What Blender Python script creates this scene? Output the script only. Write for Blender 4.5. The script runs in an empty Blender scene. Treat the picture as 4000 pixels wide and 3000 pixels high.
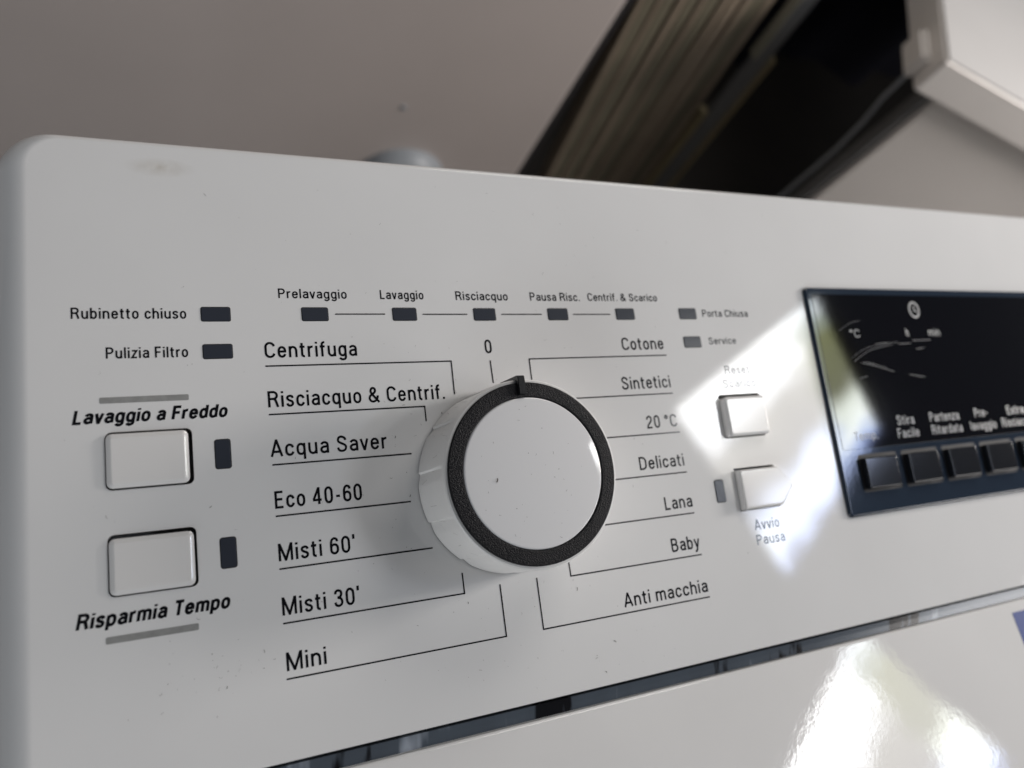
import bpy, bmesh, math, random
from mathutils import Vector, Matrix
R = math.radians
random.seed(4)
MM = 0.001
sc = bpy.context.scene

# ------------------------------------------------------------------ frame of the machine's control panel
# Panel coordinates are millimetres: x along the panel, y up it, z out of it.  The machine lies on its back.
TILT = math.asin(0.158)
PANEL_Z = 0.57
PM = Matrix.Translation((0, 0, PANEL_Z)) @ Matrix.Rotation(TILT, 4, 'X')

# ------------------------------------------------------------------ camera
cam = bpy.data.cameras.new('camera')
camo = bpy.data.objects.new('camera', cam)
sc.collection.objects.link(camo)
cr = Vector((0.90694, -0.12527, 0.40220)); cu = Vector((0.03854, 0.97543, 0.21689)); cf = Vector((0.41949, 0.18121, -0.88949))
cm = Matrix(((cr.x, cu.x, -cf.x, 0), (cr.y, cu.y, -cf.y, 0), (cr.z, cu.z, -cf.z, 0.170), (0, 0, 0, 1)))
camo.matrix_world = PM @ cm
cam.sensor_width = 36.0
cam.lens = 36.0 * 2959.9 / 4000.0
cam.clip_start = 0.01
cam.clip_end = 50.0
cam.dof.use_dof = True
cam.dof.focus_distance = 0.172
cam.dof.aperture_fstop = 10.5
sc.camera = camo

# ------------------------------------------------------------------ light
sc.view_settings.view_transform = 'Standard'
sc.view_settings.look = 'None'
sc.view_settings.exposure = 0.12
sc.view_settings.gamma = 1.0
sc.cycles.use_denoising = True
sc.cycles.max_bounces = 8
sc.cycles.sample_clamp_indirect = 4.0
world = bpy.data.worlds.new('World'); sc.world = world
world.use_nodes = True
wn = world.node_tree.nodes; wl = world.node_tree.links
bg = wn['Background']
bg.inputs['Color'].default_value = (0.88, 0.96, 1.12, 1)
bg.inputs['Strength'].default_value = 0.045

def area(name, loc, target, sx, sy, power, color, xaxis=None):
    l = bpy.data.lights.new(name, 'AREA'); l.shape = 'RECTANGLE'; l.size = sx; l.size_y = sy
    l.energy = power; l.color = color
    o = bpy.data.objects.new(name, l); sc.collection.objects.link(o)
    z = (Vector(loc) - Vector(target)).normalized()
    x = Vector(xaxis) if xaxis else Vector((0, 0, 1)).cross(z)
    x = (x - z * x.dot(z)).normalized(); y = z.cross(x)
    m = Matrix(((x.x, y.x, z.x, loc[0]), (x.y, y.y, z.y, loc[1]), (x.z, y.z, z.z, loc[2]), (0, 0, 0, 1)))
    o.matrix_world = PM @ m
    return o, l
# the window: rectangle whose mirror image lies on the glossy panel
def nmath(tree, op, a, b=None, c=None, clamp=False):
    n = tree.nodes.new('ShaderNodeMath'); n.operation = op; n.use_clamp = clamp
    for i, v in enumerate((a, b, c)):
        if v is None: continue
        if isinstance(v, (int, float)): n.inputs[i].default_value = v
        else: tree.links.new(v, n.inputs[i])
    return n.outputs[0]
def ramp(tree, fac, stops):
    n = tree.nodes.new('ShaderNodeValToRGB'); e = n.color_ramp.elements
    while len(e) < len(stops): e.new(0.5)
    for k, (p, c) in enumerate(stops):
        e[k].position = p; e[k].color = (*c, 1)
    tree.links.new(fac, n.inputs[0]); return n.outputs[0]
def vmix(tree, fac, a, b):
    n = tree.nodes.new('ShaderNodeMix'); n.data_type = 'RGBA'
    for i, v in ((0, fac), (6, a), (7, b)):
        if isinstance(v, (int, float)): n.inputs[i].default_value = v
        elif isinstance(v, tuple): n.inputs[i].default_value = (*v, 1)
        else: tree.links.new(v, n.inputs[i])
    return n.outputs[2]
WINDOW = [Vector(p) for p in ((1.089, 0.215, 1.266), (1.350, 0.418, 1.041), (1.430, 0.098, 1.016), (1.238, -0.190, 1.165))]   # corners, panel frame, metres
def window():
    n = 10
    v, f, uv = [], [], []
    A, B_, C_, D_ = WINDOW
    for j in range(n + 1):
        for i in range(n + 1):
            p = A.lerp(B_, i / n).lerp(D_.lerp(C_, i / n), j / n); v.append(tuple(PM @ p)); uv.append((i / n, j / n))
    for j in range(n):
        for i in range(n):
            k = j * (n + 1) + i; f.append((k, k + 1, k + n + 2, k + n + 1))
    me = bpy.data.meshes.new('mesh'); me.from_pydata(v, [], f)
    l = me.uv_layers.new(name='uv')
    for lp in me.loops: l.data[lp.index].uv = uv[lp.vertex_index]
    o = bpy.data.objects.new('pane', me); sc.collection.objects.link(o)
    m = bpy.data.materials.new('daylight_in_window'); m.use_nodes = True; nt = m.node_tree
    nt.nodes.remove(nt.nodes['Principled BSDF']); em = nt.nodes.new('ShaderNodeEmission')
    nt.links.new(em.outputs[0], nt.nodes['Material Output'].inputs[0])
    tc = nt.nodes.new('ShaderNodeTexCoord'); sp = nt.nodes.new('ShaderNodeSeparateXYZ'); nt.links.new(tc.outputs['UV'], sp.inputs[0])
    noi = nt.nodes.new('ShaderNodeTexNoise'); noi.inputs['Scale'].default_value = 6.0; noi.inputs['Detail'].default_value = 4
    nt.links.new(tc.outputs['UV'], noi.inputs['Vector'])
    wob = nmath(nt, 'MULTIPLY_ADD', noi.outputs[0], 0.26, -0.13)
    vv = nmath(nt, 'ADD', sp.outputs[1], wob)
    # seen through it: sky along both ends, a pale house front and some foliage between
    a = ramp(nt, vv, [(0.0, (1, 1, 1)), (0.22, (0.95, 0.97, 1)), (0.36, (0.24, 0.232, 0.205)), (0.60, (0.20, 0.19, 0.18)), (0.74, (0.62, 0.70, 0.9)), (0.84, (0.85, 0.92, 1.0)), (0.93, (0.5, 0.6, 0.9)), (1.0, (0.1, 0.12, 0.2))])
    g = ramp(nt, vv, [(0.0, (0.75, 0.8, 0.85)), (0.14, (0.30, 0.34, 0.30)), (0.24, (0.17, 0.18, 0.09)), (0.55, (0.15, 0.155, 0.10)), (0.70, (0.75, 0.80, 0.72)), (0.86, (0.95, 1, 0.97)), (0.96, (0.4, 0.5, 0.8)), (1.0, (0.08, 0.1, 0.2))])
    mx = nmath(nt, 'SUBTRACT', nmath(nt, 'ADD', sp.outputs[0], wob), 0.70); mx = nmath(nt, 'MULTIPLY', mx, 8.0, clamp=True)
    nt.links.new(vmix(nt, mx, a, g), em.inputs['Color']); em.inputs['Strength'].default_value = 17.0
    me.materials.append(m)
    r = bpy.data.objects.new('window', None); sc.collection.objects.link(r)
    r['label'] = 'bright window whose angular reflection lies across the buttons and display edge'; r['category'] = 'window'
    o.parent = r
    # dark reveal round the pane
    nrm = (PM.to_3x3() @ (B_ - A).cross(D_ - A)).normalized()
    ctr = PM @ (sum(WINDOW, Vector()) / 4)
    inn = [PM @ q for q in (A, B_, C_, D_)]; out = [ctr + (q - ctr) * 1.16 for q in inn]
    vv_ = [tuple(q + nrm * d) for d in (0.0, 0.02) for ring_ in (inn, out) for q in ring_]
    ff = []
    for i in range(4):
        j = (i + 1) % 4
        ff += [(i, j, 4 + j, 4 + i), (8 + i, 12 + i, 12 + j, 8 + j), (i, 8 + i, 8 + j, j), (4 + i, 4 + j, 12 + j, 12 + i)]
    fm = bpy.data.meshes.new('mesh'); fm.from_pydata(vv_, [], ff)
    fo = bpy.data.objects.new('frame', fm); sc.collection.objects.link(fo); fo.parent = r
    w = bpy.data.materials.new('dark_wood'); w.use_nodes = True; w.node_tree.nodes['Principled BSDF'].inputs['Base Color'].default_value = (0.06, 0.045, 0.03, 1)
    fm.materials.append(w)
window()
area('added_key_light', (0.45, 0.60, 0.36), (0.2, 0.05, 0), 0.34, 0.26, 1.6, (1.0, 0.955, 0.91))  # added light without a source, brightens the panel towards upper right
area('side_fill', (0.95, 0.12, 0.22), (0.1, 0.05, 0), 0.20, 0.14, 4.8, (1.0, 0.94, 0.90))  # added low light, steepens the panel's brightening towards the right
area('right_front_fill', (1.5, -0.5, 0.7), (0.7, 0.3, -0.2), 0.5, 0.4, 3.6, (1.0, 0.96, 0.93))  # added to brighten the front of the neighbouring appliance
area('front_fill', (-0.65, -0.95, 0.42), (0.3, 0.3, -0.1), 1.0, 0.5, 5.4, (0.94, 0.97, 1.0))  # added soft fill for the cabinet and the knob's left flank

# ------------------------------------------------------------------ materials
def mat(name, color, rough=0.5, metal=0.0, spec=0.5, bump=None, mottle=None, coat=0.0, bdist=0.1):
    """bump = (scale per metre, strength); mottle = (scale, amount)"""
    m = bpy.data.materials.new(name); m.use_nodes = True
    t = m.node_tree; b = t.nodes['Principled BSDF']
    b.inputs['Base Color'].default_value = (*color, 1)
    b.inputs['Roughness'].default_value = rough
    b.inputs['Metallic'].default_value = metal
    b.inputs['Specular IOR Level'].default_value = spec
    b.inputs['Coat Weight'].default_value = coat
    tc = t.nodes.new('ShaderNodeTexCoord')
    if bump:
        bl = bump if isinstance(bump, list) else [bump]
        prev = None
        for s, st in bl:
            n = t.nodes.new('ShaderNodeTexNoise'); n.inputs['Scale'].default_value = s; n.inputs['Detail'].default_value = 3
            t.links.new(tc.outputs['Object'], n.inputs['Vector'])
            bb = t.nodes.new('ShaderNodeBump'); bb.inputs['Strength'].default_value = st
            bb.inputs['Distance'].default_value = bdist * MM
            t.links.new(n.outputs[0], bb.inputs['Height'])
            if prev: t.links.new(prev, bb.inputs['Normal'])
            prev = bb.outputs[0]
        t.links.new(prev, b.inputs['Normal'])
    if mottle:
        n = t.nodes.new('ShaderNodeTexNoise'); n.inputs['Scale'].default_value = mottle[0]; n.inputs['Detail'].default_value = 4
        t.links.new(tc.outputs['Object'], n.inputs['Vector'])
        a = mottle[1]
        c = ramp(t, n.outputs[0], [(0.3, tuple(x * (1 - a) for x in color)), (0.7, tuple(min(1, x * (1 + a)) for x in color))])
        t.links.new(c, b.inputs['Base Color'])
    return m
M = {}
M['shell'] = mat('glossy_white_plastic', (0.78, 0.775, 0.765), 0.045, bump=[(1400, 0.04), (260, 0.02)], mottle=(25, 0.02))
M['front'] = mat('glossy_white_enamel', (0.77, 0.765, 0.755), 0.03, bump=[(420, 0.09), (1100, 0.07)], mottle=(25, 0.02))
M['knob'] = mat('satin_white_plastic', (0.80, 0.79, 0.77), 0.32, bump=(3000, 0.05), mottle=(120, 0.03))
M['cap'] = mat('polished_white_plastic', (0.78, 0.775, 0.775), 0.05)
M['button'] = mat('button_white_plastic', (0.80, 0.785, 0.765), 0.12)
M['ring'] = mat('grained_black_plastic', (0.008, 0.008, 0.010), 0.45, bump=(3200, 1.0), spec=0.16, bdist=0.3)
M['pointer'] = mat('black_plastic', (0.010, 0.010, 0.011), 0.35, bump=(2200, 0.3))
M['led'] = mat('smoked_led_lens', (0.034, 0.039, 0.052), 0.30, bump=(900, 0.15))
M['ink'] = mat('black_ink', (0.006, 0.006, 0.008), 0.13)
M['grey_ink'] = mat('grey_ink', (0.30, 0.30, 0.29), 0.3, mottle=(700, 0.10))
M['pale_ink'] = mat('pale_ink', (0.27, 0.27, 0.27), 0.3)
M['gap'] = mat('recess_shade_black', (0.008, 0.008, 0.009), 0.7)  # black of the flat sheets that paint shade in recesses
M['recess'] = mat('recess_shaded_wall', (0.45, 0.44, 0.42), 0.3)  # white plastic wall coloured greyer for the shade down the opening
M['glass'] = mat('black_display_glass', (0.004, 0.004, 0.006), 0.045, bump=(220, 0.03))
M['bezel'] = mat('slate_bezel', (0.022, 0.033, 0.052), 0.06, bump=(700, 0.05))
M['keys'] = mat('black_key_plastic', (0.010, 0.011, 0.014), 0.10, bump=(900, 0.04))
M['dust'] = mat('dust', (0.10, 0.085, 0.075), 0.8)
M['scratch'] = mat('pale_scratch', (0.075, 0.08, 0.09), 0.5)
M['scuff'] = mat('grey_scuff', (0.42, 0.40, 0.38), 0.5)
M['stain'] = mat('brown_stain', (0.5, 0.46, 0.38), 0.4)
M['sticker'] = mat('blue_sticker', (0.03, 0.06, 0.24), 0.6, spec=0.2)

# ------------------------------------------------------------------ helpers
def tag(o, label=None, cat=None, group=None, kind=None):
    if label: o['label'] = label
    if cat: o['category'] = cat
    if group: o['group'] = group
    if kind: o['kind'] = kind
    return o
def empty(name, loc=(0, 0, 0), rz=0):
    o = bpy.data.objects.new(name, None); sc.collection.objects.link(o)
    o.location = loc; o.rotation_euler = (0, 0, rz); o.empty_display_size = 0.05
    return o
def link(name, me, m, parent=None, matrix=None, smooth=False, label=None):
    o = bpy.data.objects.new(name, me); sc.collection.objects.link(o)
    for x in (m if isinstance(m, (list, tuple)) else [m]):
        if x and (x.name not in [k.name for k in me.materials if k]): me.materials.append(x)
    if smooth is not False:
        me.shade_smooth()
        if smooth is not True:
            me.set_sharp_from_angle(angle=R(smooth))
            w = o.modifiers.new('normals', 'WEIGHTED_NORMAL'); w.keep_sharp = True; w.weight = 100
    if parent: o.parent = parent
    if matrix is not None: o.matrix_local = matrix
    if label: o['label'] = label
    return o
def mesh_of(verts, faces, scale=MM):
    me = bpy.data.meshes.new('mesh')
    me.from_pydata([(a * scale, b * scale, c * scale) for a, b, c in verts], [], faces)
    me.update(); return me
def contour(x0, x1, y0, y1, r, n=6):
    """rounded rectangle, anticlockwise; r may be 4 radii (bl, br, tr, tl)"""
    rs = r if isinstance(r, (list, tuple)) else (r,) * 4
    out = []
    for (cx, cy, a0), q in zip(((x0 + rs[0], y0 + rs[0], 180), (x1 - rs[1], y0 + rs[1], 270), (x1 - rs[2], y1 - rs[2], 0), (x0 + rs[3], y1 - rs[3], 90)), rs):
        for k in range(n + 1):
            a = R(a0 + 90 * k / n); out.append((cx + q * math.cos(a), cy + q * math.sin(a)))
    return out
def stack(levels, cap_bottom=True, cap_top=True):
    """levels: list of (contour, z) from bottom to top -> verts, faces"""
    v, f = [], []
    n = len(levels[0][0])
    for c, z in levels: v += [(x, y, z) for x, y in c]
    for k in range(len(levels) - 1):
        for i in range(n):
            j = (i + 1) % n
            f.append((k * n + i, k * n + j, (k + 1) * n + j, (k + 1) * n + i))
    if cap_bottom: f.append(tuple(range(n - 1, -1, -1)))
    if cap_top: f.append(tuple((len(levels) - 1) * n + i for i in range(n)))
    return v, f
def rounded_block(x0, x1, y0, y1, z0, z1, r, bev, bh=None, n=5, seg=3):
    """block with its top edge rounded (bev inwards, bh down)"""
    bh = bev if bh is None else bh
    L = [(contour(x0, x1, y0, y1, r, n), z0)]
    for k in range(seg + 1):
        a = R(90 * k / seg); d = bev * (1 - math.cos(a)); rr = max(r - d, 0.05)
        L.append((contour(x0 + d, x1 - d, y0 + d, y1 - d, rr, n), z1 - bh + bh * math.sin(a)))
    return mesh_of(*stack(L))
def lathe(profile, n=96, radial=None, axis=(0, 0)):
    v, f = [], []
    for r, z in profile:
        for i in range(n):
            a = 2 * math.pi * i / n
            rr = r * (1 if radial is None else 1) + (radial(a, z) if radial else 0)
            v.append((axis[0] + rr * math.cos(a), axis[1] + rr * math.sin(a), z))
    for k in range(len(profile) - 1):
        for i in range(n):
            j = (i + 1) % n
            f.append((k * n + i, k * n + j, (k + 1) * n + j, (k + 1) * n + i))
    return v, f
def flat(polys, z):
    v, f = [], []
    for p in polys:
        b = len(v); v += [(x, y, z) for x, y in p]; f.append(tuple(range(b, b + len(p))))
    return mesh_of(v, f)

# ------------------------------------------------------------------ stroke lettering (condensed sans, cap height 1)
def arc(cx, cy, rx, ry, a0, a1, n=7):
    return [(cx + rx * math.cos(R(a0 + (a1 - a0) * k / n)), cy + ry * math.sin(R(a0 + (a1 - a0) * k / n))) for k in range(n + 1)]
def spl(pts, n=6):
    out = []
    P = [pts[0]] + list(pts) + [pts[-1]]
    for i in range(1, len(P) - 2):
        p0, p1, p2, p3 = P[i - 1:i + 3]
        for k in range(n):
            t = k / n
            out.append(tuple(0.5 * (2 * p1[d] + (p2[d] - p0[d]) * t + (2 * p0[d] - 5 * p1[d] + 4 * p2[d] - p3[d]) * t * t + (3 * p1[d] - p0[d] - 3 * p2[d] + p3[d]) * t ** 3) for d in (0, 1)))
    out.append(pts[-1]); return out
X = 0.67            # x-height centre line
Bt = 0.05           # baseline centre line
CT = 0.95
def bowl(x0, x1, y0=Bt, y1=X, ry=0.23):
    c = (x0 + x1) / 2; rx = (x1 - x0) / 2
    p = arc(c, y1 - ry, rx, ry, 0, 180) + arc(c, y0 + ry, rx, ry, 180, 360)
    return p + [p[0]]
def G():
    g = {}
    a, b = 0.06, 0.37; c = (a + b) / 2; rx = (b - a) / 2
    g['o'] = (0.43, [bowl(a, b)])
    g['c'] = (0.40, [arc(c, X - .23, rx, .23, 12, 180) + arc(c, Bt + .23, rx, .23, 180, 348)])
    g['e'] = (0.43, [[(a, .385), (b, .385)] + arc(c, X - .23, rx, .23, 0, 180) + arc(c, Bt + .23, rx, .23, 180, 345)])
    g['a'] = (0.42, [arc(c + .005, X - .15, rx - .01, .15, 170, 0) + [(b - .005, 0)], [(b - .005, .415), (c, .395)] + arc(c - .01, .225, rx - .01, .17, 100, 270) + [(b - .06, .10), (b - .005, .19)]])
    g['n'] = (0.43, [[(a, 0), (a, .72)], arc(c, X - .23, rx, .23, 178, 0) + [(b, 0)]])
    g['h'] = (0.43, [[(a, 0), (a, 1)], arc(c, X - .23, rx, .23, 178, 0) + [(b, 0)]])
    g['u'] = (0.43, [[(b, 0), (b, .72)], [(a, .72)] + arc(c, Bt + .23, rx, .23, 180, 358)])
    g['m'] = (0.66, [[(a, 0), (a, .72)], arc(a + .135, X - .15, .135, .15, 178, 0) + [(a + .27, 0)], arc(a + .405, X - .15, .135, .15, 178, 0) + [(a + .54, 0)]])
    g['r'] = (0.27, [[(a, 0), (a, .72)], arc(a + .19, X - .22, .19, .22, 180, 84)])
    g['i'] = (0.12, [[(a, 0), (a, .72)], [(a, .86), (a, .985)]])
    g['l'] = (0.12, [[(a, 0), (a, 1)]])
    g['t'] = (0.27, [[(.11, .92)] + [(.11, .2)] + arc(.22, .165, .11, .115, 180, 280), [(.0, X), (.25, X)]])
    g['f'] = (0.27, [[(.11, 0)] + arc(.23, CT - .13, .12, .13, 180, 80), [(.0, X), (.25, X)]])
    g['g'] = (0.43, [bowl(a, b), [(b, .72)] + arc(c, -.06, rx, .16, 0, -165)])
    g['q'] = (0.43, [bowl(a, b), [(b, .72), (b, -.27)]])
    g['p'] = (0.43, [bowl(a, b), [(a, .72), (a, -.27)]])
    g['b'] = (0.43, [bowl(a, b), [(a, 1), (a, 0)]])
    g['d'] = (0.43, [bowl(a, b), [(b, 1), (b, 0)]])
    g['v'] = (0.38, [[(.03, .72), (.175, .05), (.205, .05), (.35, .72)]])
    g['y'] = (0.38, [[(.03, .72), (.195, .06)], [(.35, .72), (.20, .02), (.15, -.16), (.10, -.215), (.02, -.215)]])
    g['x'] = (0.38, [[(.03, .72), (.34, 0)], [(.34, .72), (.03, 0)]])
    g['z'] = (0.36, [[(.03, X), (.33, X), (.03, Bt), (.34, Bt)]])
    g['s'] = (0.38, [spl([(.33, .53), (.29, .64), (.19, X), (.085, .62), (.065, .52), (.11, .43), (.19, .375), (.28, .32), (.325, .215), (.29, .10), (.19, Bt), (.09, .09), (.05, .20)], 4)])
    A, Bb = 0.06, 0.47; C = (A + Bb) / 2; RX = (Bb - A) / 2
    g['R'] = (0.53, [[(A, 0), (A, CT), (.27, CT)] + arc(.27, .735, .18, .215, 80, -80) + [(.27, .52), (A, .52)], [(.30, .52), (.37, .44), (.41, .30), (.48, 0)]])
    g['P'] = (0.50, [[(A, 0), (A, CT), (.26, CT)] + arc(.26, .715, .18, .235, 80, -80) + [(.26, .48), (A, .48)]])
    g['B'] = (0.52, [[(A, Bt), (A, CT), (.25, CT)] + arc(.25, .74, .165, .21, 80, -80) + [(.25, .53), (A, .53)], [(.25, .53)] + arc(.265, .29, .185, .24, 80, -80) + [(.25, Bt), (A, Bt)]])
    g['D'] = (0.53, [[(A, Bt), (A, CT), (.22, CT)] + arc(.22, CT - .3, .24, .3, 80, 0) + arc(.22, Bt + .3, .24, .3, 0, -80) + [(.22, Bt), (A, Bt)]])
    g['L'] = (0.41, [[(A, 1), (A, Bt), (.39, Bt)]])
    g['E'] = (0.44, [[(.41, CT), (A, CT), (A, Bt), (.42, Bt)], [(A, .52), (.38, .52)]])
    g['F'] = (0.42, [[(.40, CT), (A, CT), (A, 0)], [(A, .51), (.37, .51)]])
    g['T'] = (0.44, [[(.01, CT), (.43, CT)], [(.22, CT), (.22, 0)]])
    g['M'] = (0.68, [[(A, 0), (A, .96), (.08, .96), (.335, .06), (.345, .06), (.60, .96), (.62, .96), (.62, 0)]])
    g['A'] = (0.52, [[(.03, 0), (.25, .97), (.27, .97), (.49, 0)], [(.10, .29), (.42, .29)]])
    g['C'] = (0.51, [arc(C, CT - .25, RX, .25, 8, 180) + arc(C, Bt + .25, RX, .25, 180, 352)])
    g['O'] = (0.53, [bowl(A, Bb, Bt, CT, .27)])
    g['S'] = (0.49, [spl([(.42, .72), (.39, .86), (.245, CT), (.12, .90), (.075, .76), (.10, .64), (.20, .55), (.31, .48), (.41, .38), (.43, .25), (.38, .11), (.245, Bt), (.10, .11), (.055, .28)], 4)])
    g['0'] = (0.44, [bowl(.06, .38, Bt, CT, .26)])
    g['2'] = (0.44, [spl([(.07, .70), (.09, .85), (.21, CT), (.34, .88), (.37, .72), (.33, .56), (.20, .38), (.10, .22), (.06, Bt)], 5) + [(.06, Bt), (.39, Bt)]])
    g['3'] = (0.44, [spl([(.07, .75), (.10, .89), (.21, CT), (.33, .89), (.36, .74), (.31, .59), (.17, .53)], 5), spl([(.17, .53), (.32, .47), (.38, .29), (.34, .12), (.21, Bt), (.09, .12), (.055, .27)], 5)])
    g['4'] = (0.46, [[(.30, 0), (.30, .95), (.28, .95), (.04, .33), (.04, .26), (.43, .26)]])
    g['6'] = (0.44, [bowl(.06, .38, Bt, .58, .2), spl([(.365, .75), (.34, .88), (.23, CT), (.12, .87), (.07, .70), (.06, .50), (.06, .34)], 5)])
    g['&'] = (0.60, [spl([(.56, 0), (.46, .14), (.18, .58), (.13, .74), (.17, .90), (.26, CT), (.35, .89), (.37, .76), (.32, .64), (.20, .54), (.08, .40), (.05, .24), (.12, .10), (.24, Bt), (.38, .12), (.47, .28), (.50, .45)], 4)])
    g['-'] = (0.28, [[(.04, .38), (.24, .38)]])
    g['.'] = (0.14, [[(.07, 0), (.07, .13)]])
    g["'"] = (0.12, [[(.06, 1.06), (.06, .78)]])
    g['°'] = (0.26, [arc(.12, .82, .085, .115, 0, 360, 10)])
    g[' '] = (0.15, [])
    return g
GL = G()
def ribbon(pts, w):
    """polyline -> mitred ribbon quads"""
    q = [pts[0]]
    for p in pts[1:]:
        if math.hypot(p[0] - q[-1][0], p[1] - q[-1][1]) > 1e-4: q.append(p)
    closed = len(q) > 3 and math.hypot(q[0][0] - q[-1][0], q[0][1] - q[-1][1]) < 1e-3
    if closed: q = q[:-1]
    n = len(q); L = []
    for i in range(n):
        if closed: pa, pb = q[i - 1], q[(i + 1) % n]
        else: pa, pb = q[max(i - 1, 0)], q[min(i + 1, n - 1)]
        def un(u, v):
            d = math.hypot(v[0] - u[0], v[1] - u[1]) or 1; return ((v[0] - u[0]) / d, (v[1] - u[1]) / d)
        t1 = un(pa, q[i]) if (closed or i > 0) else un(q[i], pb)
        t2 = un(q[i], pb) if (closed or i < n - 1) else t1
        n1 = (-t1[1], t1[0]); n2 = (-t2[1], t2[0])
        mx, my = n1[0] + n2[0], n1[1] + n2[1]; ml = math.hypot(mx, my) or 1; mx /= ml; my /= ml
        k = 1 / max(0.35, mx * n1[0] + my * n1[1])
        L.append(((q[i][0] + mx * k * w / 2, q[i][1] + my * k * w / 2), (q[i][0] - mx * k * w / 2, q[i][1] - my * k * w / 2)))
    out = []
    for i in range(n if closed else n - 1):
        a, b = L[i], L[(i + 1) % n]
        out.append((a[1], b[1], b[0], a[0]))
    return out
def text(s, x0, x1, y, cap, z, m, parent, bold=False, name='printed_word', weight=None, hs=1.0, z0=0.03):
    w = weight or (0.21 if bold else 0.142)
    shear = 0.19 if bold else 0.0
    gap = 0.105 * hs
    adv = [GL[ch][0] * hs for ch in s]
    n = max(1, len(s) - 1)
    nat = sum(adv)
    total = (x1 - x0) / cap - (0.1 if bold else 0)
    gap = (total - nat) / n if len(s) > 1 else 0
    if gap > 0.19: k = (total - 0.15 * n) / nat; gap = 0.15
    elif gap < 0.045: k = (total - 0.06 * n) / nat; gap = 0.06
    else: k = 1.0
    if len(s) == 1: k = total / nat
    v, f = [], []; cx = 0; q = 0
    for ch, a in zip(s, adv):
        for pl in GL[ch][1]:
            pl = [(cx + px * hs * k, py) for px, py in pl]
            lift = z0 + 0.006 * (q % 3); q += 1
            for quad in ribbon(pl, w):
                b = len(v)
                for px, py in quad: v.append((x0 + (px + shear * py) * cap, y + py * cap, z + lift))
                f.append((b, b + 1, b + 2, b + 3))
        cx += a * k + gap
    o = link(name, mesh_of(v, f), m, parent)
    o['label'] = ('printed word ' if ' ' not in s else 'printed words ') + s.replace("'", '')
    return o

# ================================================================== WASHING MACHINE
machine = empty('washing_machine', (0.27, -0.2, 0.0))
tag(machine, 'white washing machine lying on its back with a printed Italian control panel', 'washing machine')
IM = Matrix.Translation((-0.27, 0.2, 0.0))
PL = IM @ PM                                        # panel frame inside the machine
BZ = 0.0

# --- control panel shell: rounded slab
levels = []
XL, XR, YB, YT = -30.6, 566.0, -41.6, 94.9
levels.append((contour(XL, XR, YB, YT, (1.2, 8, 8, 10), 8), -38.0))
for k in range(9):
    a = R(90 * k / 8)
    dx = 7.0 * (1 - math.cos(a)); dt = 3.2 * (1 - math.cos(a)); db = 0.8 * (1 - math.cos(a))
    zz = -9.5 + 9.5 * math.sin(a) if k else -9.5
    r4 = (1.2, 8, max(2, 8 - dt), 10 - 0.5 * dx)
    # the left flank rounds over a wide radius, the long edges over a small one
    z_l = zz
    levels.append((contour(XL + dx, XR - dx, YB + db, YT - dt, r4, 8), z_l))
panel_me = mesh_of(*stack(levels))
# openings for the buttons are cut through the face
HOLES = [(-10.8, 5.4, 16.5, 28.2, 1.2), (-10.8, 5.3, -4.1, 7.8, 1.2), (144.3, 159.7, 16.2, 28.8, 1.0), (145.2, 159.6, -4.4, 7.6, 1.0)]
panel = link('control_panel', panel_me, [M['shell'], M['recess']], machine, PL)
cut_v, cut_f = [], []
for i, (x0, x1, y0, y1, r) in enumerate(HOLES):
    if i == 3: c = [(x0, y0), (159.6, y0), (164.7, 1.5), (164.7, 2.0), (159.6, y1), (x0, y1)]
    else: c = contour(x0, x1, y0, y1, r, 4)
    v, f = stack([(c, -7.0), (c, 3.0)]); b = len(cut_v); cut_v += v; cut_f += [tuple(q + b for q in ff) for ff in f]
cutter = link('cutter', mesh_of(cut_v, cut_f), [M['recess']], machine, PL)
mod = panel.modifiers.new('cut', 'BOOLEAN'); mod.object = cutter; mod.operation = 'DIFFERENCE'; mod.solver = 'EXACT'
bpy.context.view_layer.update()
dg = bpy.context.evaluated_depsgraph_get()
new_me = bpy.data.meshes.new_from_object(panel.evaluated_get(dg))
panel.modifiers.clear(); panel.data = new_me
wnm = panel.modifiers.new('normals', 'WEIGHTED_NORMAL'); wnm.keep_sharp = True; wnm.weight = 100
bpy.data.objects.remove(cutter)
new_me.shade_smooth(); new_me.set_sharp_from_angle(angle=R(28))

def on_panel(name, me, m, smooth=30, label=None, parent=None):
    return link(name, me, m, parent or panel, None, smooth, label)

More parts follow.
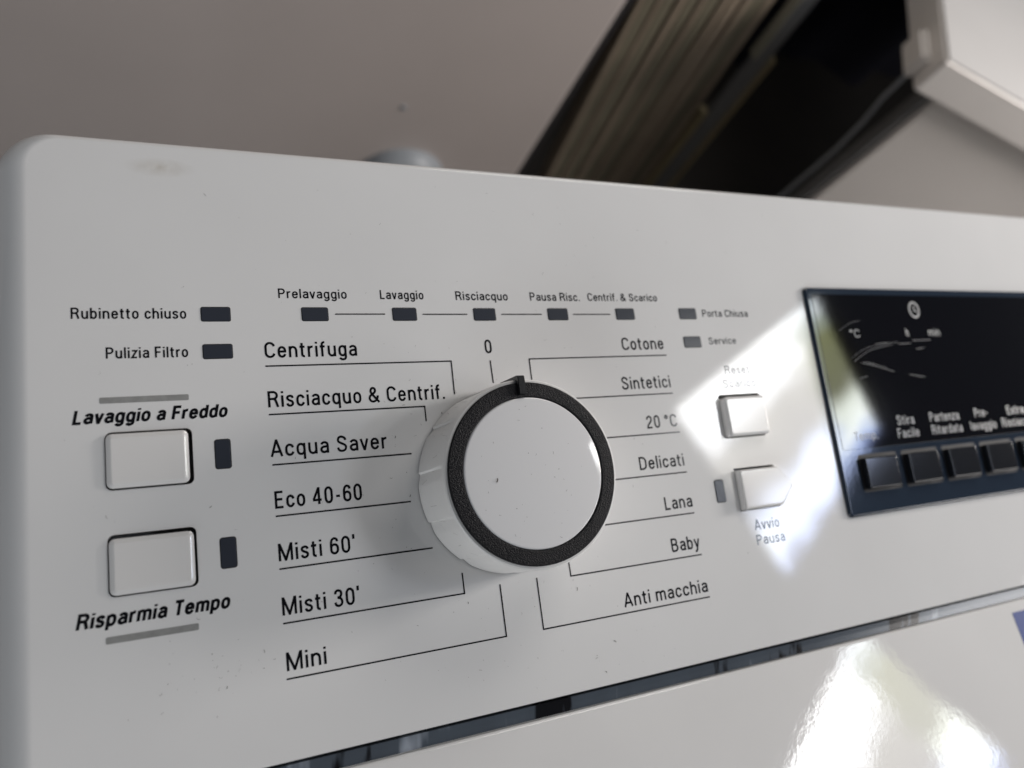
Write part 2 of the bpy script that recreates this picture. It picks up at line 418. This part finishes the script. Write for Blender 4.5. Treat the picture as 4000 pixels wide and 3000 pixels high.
# --- printed words: text, x start, x end, baseline y, cap height (mm)
WORDS = [('Rubinetto chiuso', -16.2, 5.4, 52.0, 2.33), ('Pulizia Filtro', -10.1, 5.4, 43.5, 2.33),
 ('Prelavaggio', 24.8, 40.4, 56.8, 2.25), ('Lavaggio', 48.4, 59.3, 56.8, 2.25), ('Risciacquo', 67.7, 82.1, 56.7, 2.25),
 ('Pausa Risc.', 88.5, 103.5, 56.7, 2.22), ('Centrif. & Scarico', 106.0, 128.8, 56.8, 2.15), ('Porta Chiusa', 143.9, 161.0, 52.2, 2.12),
 ('Service', 144.5, 154.6, 43.9, 2.02),
 ('Centrifuga', 21.0, 41.6, 42.9, 3.56), ('0', 73.95, 75.85, 42.8, 3.45), ('Risciacquo & Centrif.', 21.0, 62.0, 31.7, 3.56),
 ('Acqua Saver', 20.9, 46.6, 20.8, 3.58), ('Eco 40-60', 21.0, 39.8, 9.7, 3.60), ("Misti 60'", 21.0, 37.3, -1.4, 3.56),
 ("Misti 30'", 21.0, 37.3, -12.5, 3.56), ('Mini', 21.1, 29.3, -23.6, 3.56),
 ('Cotone', 114.6, 128.4, 42.8, 3.42), ('Sintetici', 112.6, 128.6, 31.8, 3.42), ('20 °C', 118.6, 128.6, 20.8, 3.40),
 ('Delicati', 114.2, 128.8, 9.9, 3.36), ('Lana', 120.2, 129.2, -1.3, 3.36), ('Baby', 120.2, 129.3, -12.3, 3.38), ('Anti macchia', 103.4, 129.6, -23.8, 3.32),
 ('Reset', 148.4, 157.6, 34.9, 2.4), ('Scarico', 146.8, 159.2, 30.9, 2.3), ('Pausa', 148.9, 159.2, -14.1, 2.72)]
for s, x0, x1, y, c in WORDS:
    text(s, x0, x1, y, c, 0.0, M['ink'], panel, weight=0.150 if c < 3 else 0.142)
text('Avvio', 149.1, 158.1, -10.0, 2.8, 0.0, M['ink'], panel, weight=0.16)
text('Lavaggio a Freddo', -16.3, 12.6, 30.2, 2.72, 0.0, M['ink'], panel, bold=True)
text('Risparmia Tempo', -16.4, 11.0, -9.2, 2.76, 0.0, M['ink'], panel, bold=True)

# --- leader lines under the words, each a printed line of its own
LINES = [[(21.0, 41.0), (64.6, 41.0), (64.5, 32.7)], [(21.0, 30.1), (56.6, 30.1), (56.6, 26.5)], [(21, 19.05), (52.2, 19.1)],
 [(21, 8.05), (50.9, 8.1)], [(21, -3.0), (54.9, -2.9)], [(21, -14.1), (61.4, -14.05), (61.35, -9.4)], [(21, -25.15), (70.5, -25.15), (70.4, -13.3)],
 [(75.0, 40.9), (75.1, 35.1)], [(128.8, 41.0), (85.9, 41.0), (85.85, 35.5)], [(128.9, 30.1), (93.5, 30.1)], [(129.0, 19.15), (98, 19.15)],
 [(129.1, 8.1), (99, 8.1)], [(129.3, -3.0), (97, -3.0)], [(129.5, -14.1), (89.4, -14.1), (89.3, -10.8)], [(129.8, -25.2), (80.2, -25.2), (80.1, -13.2)],
 [(37.3, 53.0), (49.2, 53.0)], [(58.6, 52.95), (70.3, 52.95)], [(79.7, 52.95), (91.3, 52.95)], [(100.7, 52.95), (112.4, 52.95)]]
for i, p in enumerate(LINES):
    q = ribbon(p, 0.31 if i < 15 else 0.27)
    on_panel('printed_line', flat(q, 0.055), M['ink'], False)
for x0, x1, y0, y1 in ((-11.5, 5.1, 34.15, 35.4), (-11.5, 4.9, -12.6, -11.3)):
    on_panel('printed_bar', flat([contour(x0, x1, y0, y1, 0.25, 3)], 0.03), M['grey_ink'], False, 'grey printed bar')

# --- indicator lights
LEDS = [(8.4, 51.45), (8.4, 43.05), (29.75, 51.45), (51.1, 51.45), (72.1, 51.4), (93.2, 51.45), (114.35, 51.5), (135.75, 51.6), (135.75, 43.15)]
led_me = rounded_block(0, 5.85, 0, 3.05, -0.5, 0.14, 0.35, 0.12, 0.10, 3, 2)
for x, y in LEDS:
    on_panel('light_recess_shade', flat([contour(x - 0.16, x + 6.01, y - 0.16, y + 3.21, 0.45, 3)], 0.015), M['gap'], False)  # flat black sheet, paints the shaded rim of a recess
    link('indicator_light', led_me, M['led'], machine, PL @ Matrix.Translation((x * MM, y * MM, 0)), 30)
led_t = rounded_block(0, 3.0, 0, 6.05, -0.5, 0.14, 0.5, 0.14, 0.10, 4, 2)
for x, y in ((9.7, 19.2), (9.7, -1.3), (137.7, -1.15)):
    on_panel('light_recess_shade', flat([contour(x - 0.16, x + 3.16, y - 0.16, y + 6.21, 0.6, 3)], 0.015), M['gap'], False)
    link('indicator_light', led_t, M['led'], machine, PL @ Matrix.Translation((x * MM, y * MM, 0)), 30)

# --- push buttons
def button(x0, x1, y0, y1, r, z1, bev, bh):
    L = [(contour(x0, x1, y0, y1, r, 5), -6.5), (contour(x0, x1, y0, y1, r, 5), z1 - bh)]
    for k in range(1, 4):
        t = k / 3; d = bev * t; L.append((contour(x0 + d, x1 - d, y0 + d, y1 - d, max(.15, r - d * .8), 5), z1 - bh + bh * (1 - (1 - t) ** 1.3)))
    return mesh_of(*stack(L))
for i, (x0, x1, y0, y1) in enumerate(((-10.6, 4.6, 16.85, 27.75), (-10.55, 4.75, -3.8, 7.0))):
    link('push_button', button(x0, x1, y0, y1, 1.1, 0.9, 1.1, 0.5), M['button'], machine, PL, 25)
link('push_button', button(144.6, 159.4, 16.5, 27.8, 1.0, 2.3, 0.8, 0.5), M['button'], machine, PL, 25)
# the start button is a pointed plaque
def plaque(x0, y0, x1, y1, tip, z0, z1, bev):
    def c(d):
        ym = (y0 + y1) / 2
        return [(x0 + d, y0 + d), (x1 - d * .4, y0 + d), (tip - d * 1.15, ym - .4), (tip - d * 1.15, ym + .4), (x1 - d * .4, y1 - d), (x0 + d, y1 - d)]
    return mesh_of(*stack([(c(0), z0), (c(0), z1 - 0.5), (c(bev * .35), z1 - .15), (c(bev), z1)]))
link('start_button', plaque(145.5, -4.1, 159.2, 6.9, 164.1, -6.5, 2.2, 0.8), M['button'], machine, PL, 25)

# --- programme knob
KX, KY = 75.1, 10.9
STEP = 30
def grip(a, z):
    d = (math.degrees(a) + 8) % STEP
    fade = max(0.0, min(1.0, (15.4 - z) / 2.0))
    if z > 15.4: fade = 0
    return fade * (-0.42 * max(0.0, 1 - d / 7.0) if d < 7 else 0.0)
KM = PL @ Matrix.Translation((KX * MM, KY * MM, 0))
prof = [(22.1, 0.4), (22.15, 1.0), (22.05, 4), (21.8, 9), (21.6, 14.0), (21.5, 15.4), (21.35, 16.1), (21.1, 16.4), (20.6, 16.45)]
v, f = lathe(prof, 360, grip)
knob = link('programme_knob', mesh_of(v, f), M['knob'], machine, KM, 25)
v, f = lathe([(20.6, 15.6), (20.6, 16.75), (20.5, 16.98), (20.3, 17.08), (17.5, 17.15), (17.2, 17.0), (17.15, 16.2)], 160)
link('ring', mesh_of(v, f), M['ring'], knob, None, 40, 'grained black ring round the cap')
dome = []
for k in range(0, 9):
    r = 16.6 * k / 8; dome.append((r, 17.75 - r * r / (2 * 215)))
dome = [(0.001, dome[0][1])] + dome[1:] + [(16.85, 17.05), (17.05, 16.85), (17.1, 16.3)]
v, f = lathe(dome[::-1], 128)
link('cap', mesh_of(v, f), M['cap'], knob, None, 40, 'polished white cap')
sv, sf = [], []
random.seed(9)
for k in range(26):
    a0 = math.radians(random.uniform(120, 300)); z0 = random.uniform(2, 12); dz = random.uniform(1.5, 4); da = random.uniform(-.05, .10); w_ = random.uniform(.04, .09)
    b_ = len(sv)
    for t_, zz_ in ((0, 0), (1, 1)):
        for sgn in (-1, 1):
            aa = a0 + da * t_ + sgn * w_ / 44; zq = z0 + dz * zz_
            rr = 22.16 - max(0, zq - 1) * 0.045 + grip(aa, zq) + 0.03
            sv.append((rr * math.cos(aa), rr * math.sin(aa), zq))
    sf.append((b_, b_ + 1, b_ + 3, b_ + 2))
o_ = link('skirt_scratch', mesh_of(sv, sf), M['scuff'], knob, None); o_['kind'] = 'stuff'
# pointer: black fin that folds over the rim at the top
pv = [(-1.7, 17.6, 17.0), (.1, 17.6, 17.0), (.1, 22.2, 17.0), (-1.7, 22.2, 17.0), (-1.7, 17.7, 17.9), (.1, 17.7, 17.9), (.05, 22.0, 17.75), (-1.65, 22.0, 17.75), (-1.7, 21.4, 7.5), (.1, 21.4, 7.5), (.1, 22.6, 7.5), (-1.7, 22.6, 7.5), (-1.7, 20.0, 17.0), (.1, 20.0, 17.0)]
pf = [(0, 1, 5, 4), (4, 5, 6, 7), (0, 4, 7, 12), (12, 7, 3), (1, 13, 6, 5), (13, 2, 6), (3, 7, 6, 2), (3, 2, 10, 11), (8, 11, 10, 9), (12, 3, 11, 8), (13, 9, 10, 2), (12, 8, 9, 13), (0, 12, 13, 1)]
pm = mesh_of(pv, pf)
bm = bmesh.new(); bm.from_mesh(pm); bmesh.ops.recalc_face_normals(bm, faces=bm.faces); bmesh.ops.bevel(bm, geom=list(bm.edges), offset=0.12 * MM, segments=2, affect='EDGES'); bm.to_mesh(pm); bm.free()
link('pointer', pm, M['pointer'], knob, None, 30, 'black pointer folded over the rim')

# --- display unit
disp = link('display', rounded_block(184.9, 470, -10.8, 61.7, -0.5, 1.0, 1.6, 0.9, 0.8, 5, 4), M['bezel'], machine, PL, 30, 'dark glossy display')
link('display_glass', rounded_block(187.3, 468, 9.4, 59.3, 0.8, 1.10, 0.6, 0.08, 0.06, 3, 2), M['glass'], disp, None, 30)
for k in range(8):
    x = 192.7 + 19.15 * k
    link('key_socket_shade', flat([contour(x, x + 16.9, -3.9, 7.6, 0.8, 3)], 1.03), M['gap'], disp)  # flat black sheet painting the shade of a gap round the key
    link('display_key', rounded_block(x + 0.9, x + 14.9, -3.0, 6.4, 0.9, 2.9, 0.6, 0.45, 0.4, 3, 3), M['keys'], disp, None, 30)
DW = [('°C', 202.0, 206.4, 44.9, 2.6), ('h', 228.1, 229.4, 45.0, 2.6), ('min', 239.3, 245.2, 45.0, 2.6),
 ('Stira', 214.6, 222.6, 15.7, 3.0), ('Facile', 213.7, 223.8, 11.5, 3.0), ('Partenza', 230.2, 244.8, 15.8, 3.0), ('Ritardata', 230.0, 245.2, 11.6, 3.0),
 ('Pre-', 253.0, 260.0, 16.0, 3.0), ('lavaggio', 249.6, 263.2, 11.7, 3.0), ('Extra', 270.6, 280.2, 16.0, 3.0), ('Risciacquo', 266.4, 285.0, 11.8, 3.0), ('Temp.', 194.3, 204.8, 12.0, 2.6)]
for s, x0, x1, y, c in DW: text(s, x0 * 0.9935, x1 * 0.9935, y, c, 1.10, M['pale_ink'], disp, weight=0.13)
# clock symbol: ring with two hands
cs = ribbon(arc(233.2, 54.2, 2.3, 2.6, 0, 360, 20), 0.7) + ribbon([(233.2, 55.6), (233.2, 54.0), (234.3, 53.4)], 0.5)
link('clock_symbol', flat(cs, 1.14), M['pale_ink'], disp, None, False, 'round clock symbol')
sc_lines = [[(200, 37.0), (207, 40.2), (214, 41.6), (219, 42.2)], [(204, 36.8), (209.5, 35.6), (214, 34.6)], [(222, 42.4), (228, 42.6)], [(196, 47), (201, 49.5), (206, 50.5)], [(199, 38.0), (205, 40.8), (212, 42.2), (222, 43.2)], [(203, 36.5), (210, 35), (217, 33.2)], [(224, 32.0), (231, 30.8)], [(206, 36.6), (209, 36.0)], [(201, 31.5), (204.5, 32)], [(229, 43.5), (238, 43.6)], [(230, 40.6), (234, 40.9)], [(211, 42.6), (217, 42.9)]]
polys = []
for p in sc_lines: polys += ribbon(spl(p, 4) if len(p) > 2 else p, random.uniform(0.07, 0.18))
link('scratch', flat(polys, 1.13), M['scratch'], disp, None, False, 'pale scratches and smears on the glass')

# --- trim strip and the front below it
def prism(section, x0, x1, n=1):
    """section: (y,z) loop; extruded along x"""
    m_ = len(section); v = []; f = []
    for k in range(n + 1):
        x = x0 + (x1 - x0) * k / n
        v += [(x, a, b) for a, b in section]
    for k in range(n):
        for i in range(m_):
            j = (i + 1) % m_
            f.append((k * m_ + i, (k + 1) * m_ + i, (k + 1) * m_ + j, k * m_ + j))
    f.append(tuple(range(m_))); f.append(tuple(n * m_ + i for i in range(m_ - 1, -1, -1)))
    return mesh_of(v, f)
tm = bpy.data.materials.new('chrome_painted_reflections'); tm.use_nodes = True
t = tm.node_tree; b = t.nodes['Principled BSDF']; b.inputs['Metallic'].default_value = 0.2; b.inputs['Roughness'].default_value = 0.22
tc = t.nodes.new('ShaderNodeTexCoord'); mp = t.nodes.new('ShaderNodeMapping'); mp.inputs['Scale'].default_value = (60, 12, 0)
t.links.new(tc.outputs['Object'], mp.inputs['Vector'])
n = t.nodes.new('ShaderNodeTexNoise'); n.inputs['Scale'].default_value = 1.0; n.inputs['Detail'].default_value = 4; n.inputs['Roughness'].default_value = 0.6
t.links.new(mp.outputs[0], n.inputs['Vector'])
c = ramp(t, n.outputs[0], [(0.40, (0.01, 0.01, 0.012)), (0.425, (0.09, 0.107, 0.13)), (0.60, (0.10, 0.12, 0.145)), (0.68, (0.40, 0.44, 0.50))])  # black, slate and bright patches painted in place of room reflections
t.links.new(c, b.inputs['Base Color'])
M['chrome'] = tm
link('trim_strip', prism([(-41.7, -0.75), (-41.7, -6), (-44.8, -6), (-44.8, -1.45), (-43.1, -1.12)], XL, XR, 1), M['chrome'], machine, PL, False, 'narrow chrome trim strip')
# lower front rises towards the viewer, 18.8 degrees off the panel
TA = R(18.8)
def low(y, z):      # y along the lower front (downwards negative), z above it -> panel frame
    return (-44.9 + y * math.cos(TA) - z * math.sin(TA) * -1 * -1, -0.9 - y * math.sin(TA) + z * math.cos(TA))
sec = []
for k in range(7):
    a = R(90 * k / 6); sec.append((0 - 1.0 * (1 - math.sin(a)) * 0 - 1.0 + 1.0 * math.cos(a), -1.0 + 1.0 * math.sin(a)))
sec = [(0.0, -14.0)] + sec + [(-430.0, 0.0), (-430.0, -14.0)]
sec = [(-44.9 + y * math.cos(TA) + z * math.sin(TA), -0.9 - y * math.sin(TA) + z * math.cos(TA)) for y, z in sec]
front = link('front_panel', prism(sec, XL, XR, 1), M['front'], machine, PL, 30)
def on_front(x, y, z=0.05): return (x, -44.9 + y * math.cos(TA) + z * math.sin(TA), -0.9 - y * math.sin(TA) + z * math.cos(TA))
st = [on_front(247.6, -3.6), on_front(241.0, -32), on_front(300, -32), on_front(300, -3.2)]
link('energy_sticker', mesh_of(st, [(0, 1, 2, 3)]), M['sticker'], front, None, False, 'blue corner of an energy sticker')

# --- machine body under the panel, standing on its back on the floor
bm = bmesh.new()
bmesh.ops.create_cube(bm, size=1)
bmesh.ops.scale(bm, vec=(0.588, 0.42, 0.47), verts=bm.verts)
bmesh.ops.bevel(bm, geom=list(bm.edges), offset=0.008, segments=3, affect='EDGES')
bmesh.ops.translate(bm, vec=(0.268 - 0.27, -0.135 + 0.2, 0.236), verts=bm.verts)
me = bpy.data.meshes.new('mesh'); bm.to_mesh(me); bm.free()
link('body', me, M['front'], machine, None, 30)

# --- dust, fibres and specks lying on the panel (in numbers nobody could count)
polys = []
def fibre(x, y, l, a, w, bend=0.3):
    p = [(x, y), (x + l * .5 * math.cos(a), y + l * .5 * math.sin(a)), (x + l * math.cos(a + bend), y + l * math.sin(a + bend))]
    return ribbon(spl(p, 2), w)
def speck(x, y, r):
    n = 5; return [tuple((x + r * random.uniform(.5, 1.2) * math.cos(2 * math.pi * k / n), y + r * random.uniform(.4, 1.0) * math.sin(2 * math.pi * k / n)) for k in range(n))]
KEY = [(8, 11.3, .30, .3), (48.6, 23.0, .35, 1.0), (50.7, 9.2, .35, .8), (60.7, 28.0, .3, 1.4), (99.4, -31.5, .5, 2.2), (90.5, -17.8, .55, 1.1), (62, -16.5, .3, 1.3), (9.4, -24.7, .3, 1.0), (95.6, -38, .35, 2.0)]
def in_knob(x, y): return math.hypot(x - KX, y - KY) < 24
lv, lf = [], []
def addp(ps, z):
    for p in ps:
        b_ = len(lv); lv.extend((x, y, z) for x, y in p); lf.append(tuple(range(b_, b_ + len(p))))
for x, y, l, a in KEY: addp(fibre(x, y, l * 1.6, a, .13), .07)
for i in range(300):
    if i < 34: x, y = random.gauss(8, 7), random.gauss(-21, 4)
    elif i < 130: x, y = random.uniform(45, 100), random.uniform(-35, 45)
    else: x, y = random.uniform(-20, 180), random.uniform(-38, 88)
    if in_knob(x, y) or not (-20 < x < 182 and -38 < y < 88): continue
    if random.random() < .45: addp(fibre(x, y, random.uniform(.15, .8), random.uniform(0, 6.28), random.uniform(.02, .07), random.uniform(-.8, .8)), .07)
    else: addp(speck(x, y, random.uniform(.04, .12)), .07)
for i in range(34):
    a, r = random.uniform(0, 6.28), 15.5 * math.sqrt(random.random())
    x, y = KX + r * math.cos(a), KY + r * math.sin(a); z = 17.79 - r * r / 430
    if random.random() < .4: addp(fibre(x, y, random.uniform(.2, .6), random.uniform(0, 6.28), .05), z)
    else: addp(speck(x, y, random.uniform(.05, .14)), z)
addp(fibre(65.2, 9.4, .9, 1.0, .25), 17.7)
dust = link('dust', mesh_of(lv, lf), M['dust'], panel, None); dust['kind'] = 'stuff'
# faint brown stain near the top left corner
sm = bpy.data.materials.new('faint_stain'); sm.use_nodes = True
t = sm.node_tree; b = t.nodes['Principled BSDF']; b.inputs['Base Color'].default_value = (0.52, 0.43, 0.27, 1); b.inputs['Roughness'].default_value = 0.3
tc = t.nodes.new('ShaderNodeTexCoord'); mp = t.nodes.new('ShaderNodeMapping'); mp.inputs['Location'].default_value = (-1.1 / 1, 0, 0)
gr = t.nodes.new('ShaderNodeTexGradient'); gr.gradient_type = 'SPHERICAL'
mp.inputs['Scale'].default_value = (1 / .0075, 1 / .0024, 1); mp.inputs['Location'].default_value = (-.0015 / .0075, -.0868 / .0024, 0)
nz = t.nodes.new('ShaderNodeTexNoise'); nz.inputs['Scale'].default_value = 500; nz.inputs['Detail'].default_value = 4
t.links.new(tc.outputs['Object'], mp.inputs[0]); t.links.new(mp.outputs[0], gr.inputs[0]); t.links.new(tc.outputs['Object'], nz.inputs['Vector'])
al = nmath(t, 'MULTIPLY', gr.outputs[1], nz.outputs[0]); al = nmath(t, 'MULTIPLY', al, 0.30, clamp=True)
t.links.new(al, b.inputs['Alpha'])
link('stain', flat([[(-7, 84.3), (10, 84.3), (10, 89.2), (-7, 89.2)]], 0.02), sm, panel, None, False, 'faint brown stain')

# ================================================================== BACKGROUND
# world metres; camera stands at CW
CW = (PM @ Vector((0, 0, 0.170)))
def cw(x, y, z): return Vector((CW.x + x, CW.y + y, CW.z + z))
def boxm(x0, x1, y0, y1, z0, z1, bev=0.0, seg=3):
    bm = bmesh.new(); bmesh.ops.create_cube(bm, size=1)
    bmesh.ops.scale(bm, vec=(x1 - x0, y1 - y0, z1 - z0), verts=bm.verts)
    bmesh.ops.translate(bm, vec=((x0 + x1) / 2, (y0 + y1) / 2, (z0 + z1) / 2), verts=bm.verts)
    if bev: bmesh.ops.bevel(bm, geom=list(bm.edges), offset=bev, segments=seg, affect='EDGES')
    me = bpy.data.meshes.new('mesh'); bm.to_mesh(me); bm.free(); return me
B = {}
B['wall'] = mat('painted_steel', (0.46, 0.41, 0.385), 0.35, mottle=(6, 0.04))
B['grey'] = mat('grey_plastic', (0.30, 0.32, 0.34), 0.4)
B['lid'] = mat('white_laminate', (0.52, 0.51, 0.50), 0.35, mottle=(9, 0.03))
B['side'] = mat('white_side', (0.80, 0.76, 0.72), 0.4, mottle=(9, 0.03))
B['trim'] = mat('grey_trim', (0.18, 0.18, 0.18), 0.5)
B['slat'] = mat('beige_slat', (0.24, 0.195, 0.145), 0.5, mottle=(30, 0.12))
B['slat2'] = mat('olive_slat', (0.15, 0.135, 0.095), 0.5, mottle=(30, 0.12))
B['rail'] = mat('pale_rail', (0.30, 0.29, 0.23), 0.45, mottle=(20, 0.15))
B['brass'] = mat('straw_rail', (0.30, 0.25, 0.15), 0.5)
B['cloth'] = mat('navy_cloth', (0.012, 0.012, 0.022), 0.9, bump=(400, 0.4))
B['black'] = mat('black_gap_shade', (0.01, 0.009, 0.01), 0.8)  # paints the shade of the gap beside the cabinet
B['floor'] = mat('dark_floor', (0.05, 0.045, 0.04), 0.6, mottle=(5, 0.2))

fl = mesh_of([(-6, -6, 0), (6, -6, 0), (6, 6, 0), (-6, 6, 0)], [(0, 1, 2, 3)], 1.0)
tag(link('floor', fl, B['floor']), kind='structure')

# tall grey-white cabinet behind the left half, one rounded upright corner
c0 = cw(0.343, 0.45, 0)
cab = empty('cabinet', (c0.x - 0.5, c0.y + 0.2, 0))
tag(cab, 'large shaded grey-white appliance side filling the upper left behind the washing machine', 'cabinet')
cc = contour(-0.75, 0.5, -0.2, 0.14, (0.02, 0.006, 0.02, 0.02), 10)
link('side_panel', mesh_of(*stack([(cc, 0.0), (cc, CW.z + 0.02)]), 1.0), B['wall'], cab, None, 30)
dome_dir = Vector((0.2873, 0.5861, -0.7576)); k_ = 0.45 / 0.5861
dc = Vector((dome_dir.x * k_, 0.45, dome_dir.z * k_))
v, f = lathe([(0.001, 0.020), (0.020, 0.0195), (0.034, 0.017), (0.041, 0.011), (0.043, 0.0)], 48)
ft = link('foot', mesh_of(v, f, 1.0), B['grey'], cab, Matrix.Translation((CW.x + dc.x - (c0.x - 0.5), -0.2, CW.z + dc.z - 0.020)) @ Matrix.Rotation(R(90), 4, 'X'), 40, 'round grey foot')
k_ = 0.45 / 0.638
v, f = lathe([(0.001, 0.0012), (0.0025, 0.001), (0.003, 0.0)], 20)
link('screw', mesh_of(v, f, 1.0), B['grey'], cab, Matrix.Translation((CW.x + 0.2824 * k_ - (c0.x - 0.5), -0.2, CW.z - 0.7164 * k_)) @ Matrix.Rotation(R(90), 4, 'X'), 40)

link('gap_shade_strip', boxm(0.5005, 0.530, -0.17, 0.0, 0.0, CW.z, 0.004, 2), B['black'], cab, None, 30)  # black strip added to stand for the shade in the gap

# leaning boards in the gap
s0 = cw(0.432, 0.50, 0)
rib = empty('board_stack', (s0.x, s0.y, 0))
tag(rib, 'dim beige ribbed stack of boards on end in the gap between the two white appliances', 'boards')
LEAN = Matrix.Rotation(R(-6.5), 4, 'Y')
xs = -0.004
ws = [0.008, 0.011, 0.007, 0.013, 0.009, 0.012, 0.008, 0.014, 0.009, 0.012, 0.010, 0.016, 0.012]
ds = [0.000, 0.002, 0.001, 0.003, 0.0005, 0.002, 0.0005, 0.003, 0.001, 0.0015, 0.0, 0.004, 0.006]
for k, (w_, d_) in enumerate(zip(ws, ds)):
    link('board', boxm(xs, xs + w_ - 0.001, d_, d_ + 0.02, 0.003, 0.78 - 0.01 * (k % 3), 0.0015, 2), B['slat'] if k % 2 == 0 or k == 9 else B['slat2'], rib, LEAN)
    xs += w_
# grey rail with pale and straw edges beside them
r0 = cw(0.592, 0.505, 0)
rail = empty('rail', (r0.x, r0.y, 0))
tag(rail, 'grey upright rail with pale edges between the beige boards and the dark cloth', 'rail')
L2 = Matrix.Rotation(R(-4.5), 4, 'Y')
link('rail_face', boxm(-0.008, 0.012, 0.004, 0.012, 0.003, 0.8, 0.001, 2), B['trim'], rail, L2)
link('rail_edge', boxm(-0.0125, -0.0085, 0, 0.012, 0.30, 0.62, 0.001, 2), B['rail'], rail, L2)
link('rail_edge', boxm(0.0125, 0.0175, 0, 0.012, 0.02, 0.30, 0.001, 2), B['brass'], rail, L2)
link('rail_edge', boxm(-0.0225, -0.014, 0, 0.012, 0.02, 0.22, 0.001, 2), B['brass'], rail, L2)

# dark hanging cloth
nx, nz_ = 90, 14
v, f = [], []
for j in range(nz_ + 1):
    for i in range(nx + 1):
        u = i / nx
        v.append((0.40 + 1.5 * u, 0.86 + 0.02 * math.sin(u * 34) + 0.012 * math.sin(u * 71 + j * .2), 1.1 * j / nz_ - 0.0))
for j in range(nz_):
    for i in range(nx): f.append((j * (nx + 1) + i, j * (nx + 1) + i + 1, (j + 1) * (nx + 1) + i + 1, (j + 1) * (nx + 1) + i))
v = [(a + CW.x, b_ + CW.y, c_) for a, b_, c_ in v]
cl = link('dark_cloth', mesh_of(v, f, 1.0), B['cloth'], None, None, True)
tag(cl, 'dark navy cloth hanging in deep shade behind the gap', 'cloth')

# neighbouring appliance: white worktop lid on a body set back below it
T0 = 0.75
V0 = Vector((0.7784, 0.4952, -0.3859)) * T0
ad = Vector((0.395, 0.919)).normalized()           # back along the lid's left edge
yaw = math.atan2(ad.y, ad.x) - math.pi / 2
w0 = cw(V0.x, V0.y, 0)
nb = empty('neighbour_appliance', (w0.x, w0.y, 0), yaw)
tag(nb, 'white boxy appliance with a thick overhanging top in the upper right corner', 'appliance')
zt = CW.z + V0.z
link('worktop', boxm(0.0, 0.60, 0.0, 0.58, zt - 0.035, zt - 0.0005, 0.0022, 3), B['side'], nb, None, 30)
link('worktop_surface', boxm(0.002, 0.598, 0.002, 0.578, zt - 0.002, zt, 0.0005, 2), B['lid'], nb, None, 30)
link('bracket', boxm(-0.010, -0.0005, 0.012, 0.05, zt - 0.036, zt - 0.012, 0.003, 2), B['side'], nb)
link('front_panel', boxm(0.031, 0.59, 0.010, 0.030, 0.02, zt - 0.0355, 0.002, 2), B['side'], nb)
link('corner_trim', boxm(0.021, 0.0305, 0.012, 0.028, 0.02, zt - 0.0355, 0.003, 2), B['trim'], nb)
v, f = [], []
hose = [(0.004, 0.03, zt - 0.035), (0.006, 0.03, zt - 0.07), (0.012, 0.03, zt - 0.10), (0.016, 0.03, zt - 0.14), (0.016, 0.03, 0.0)]
rings = 8
for k, p in enumerate(hose):
    for i in range(rings):
        a = 2 * math.pi * i / rings; v.append((p[0] + 0.0022 * math.cos(a), p[1] + 0.0022 * math.sin(a), p[2]))
for k in range(len(hose) - 1):
    for i in range(rings):
        j = (i + 1) % rings; f.append((k * rings + i, k * rings + j, (k + 1) * rings + j, (k + 1) * rings + i))
link('cable', mesh_of(v, f, 1.0), B['grey'], nb, None, True)
bpy.context.view_layer.update()
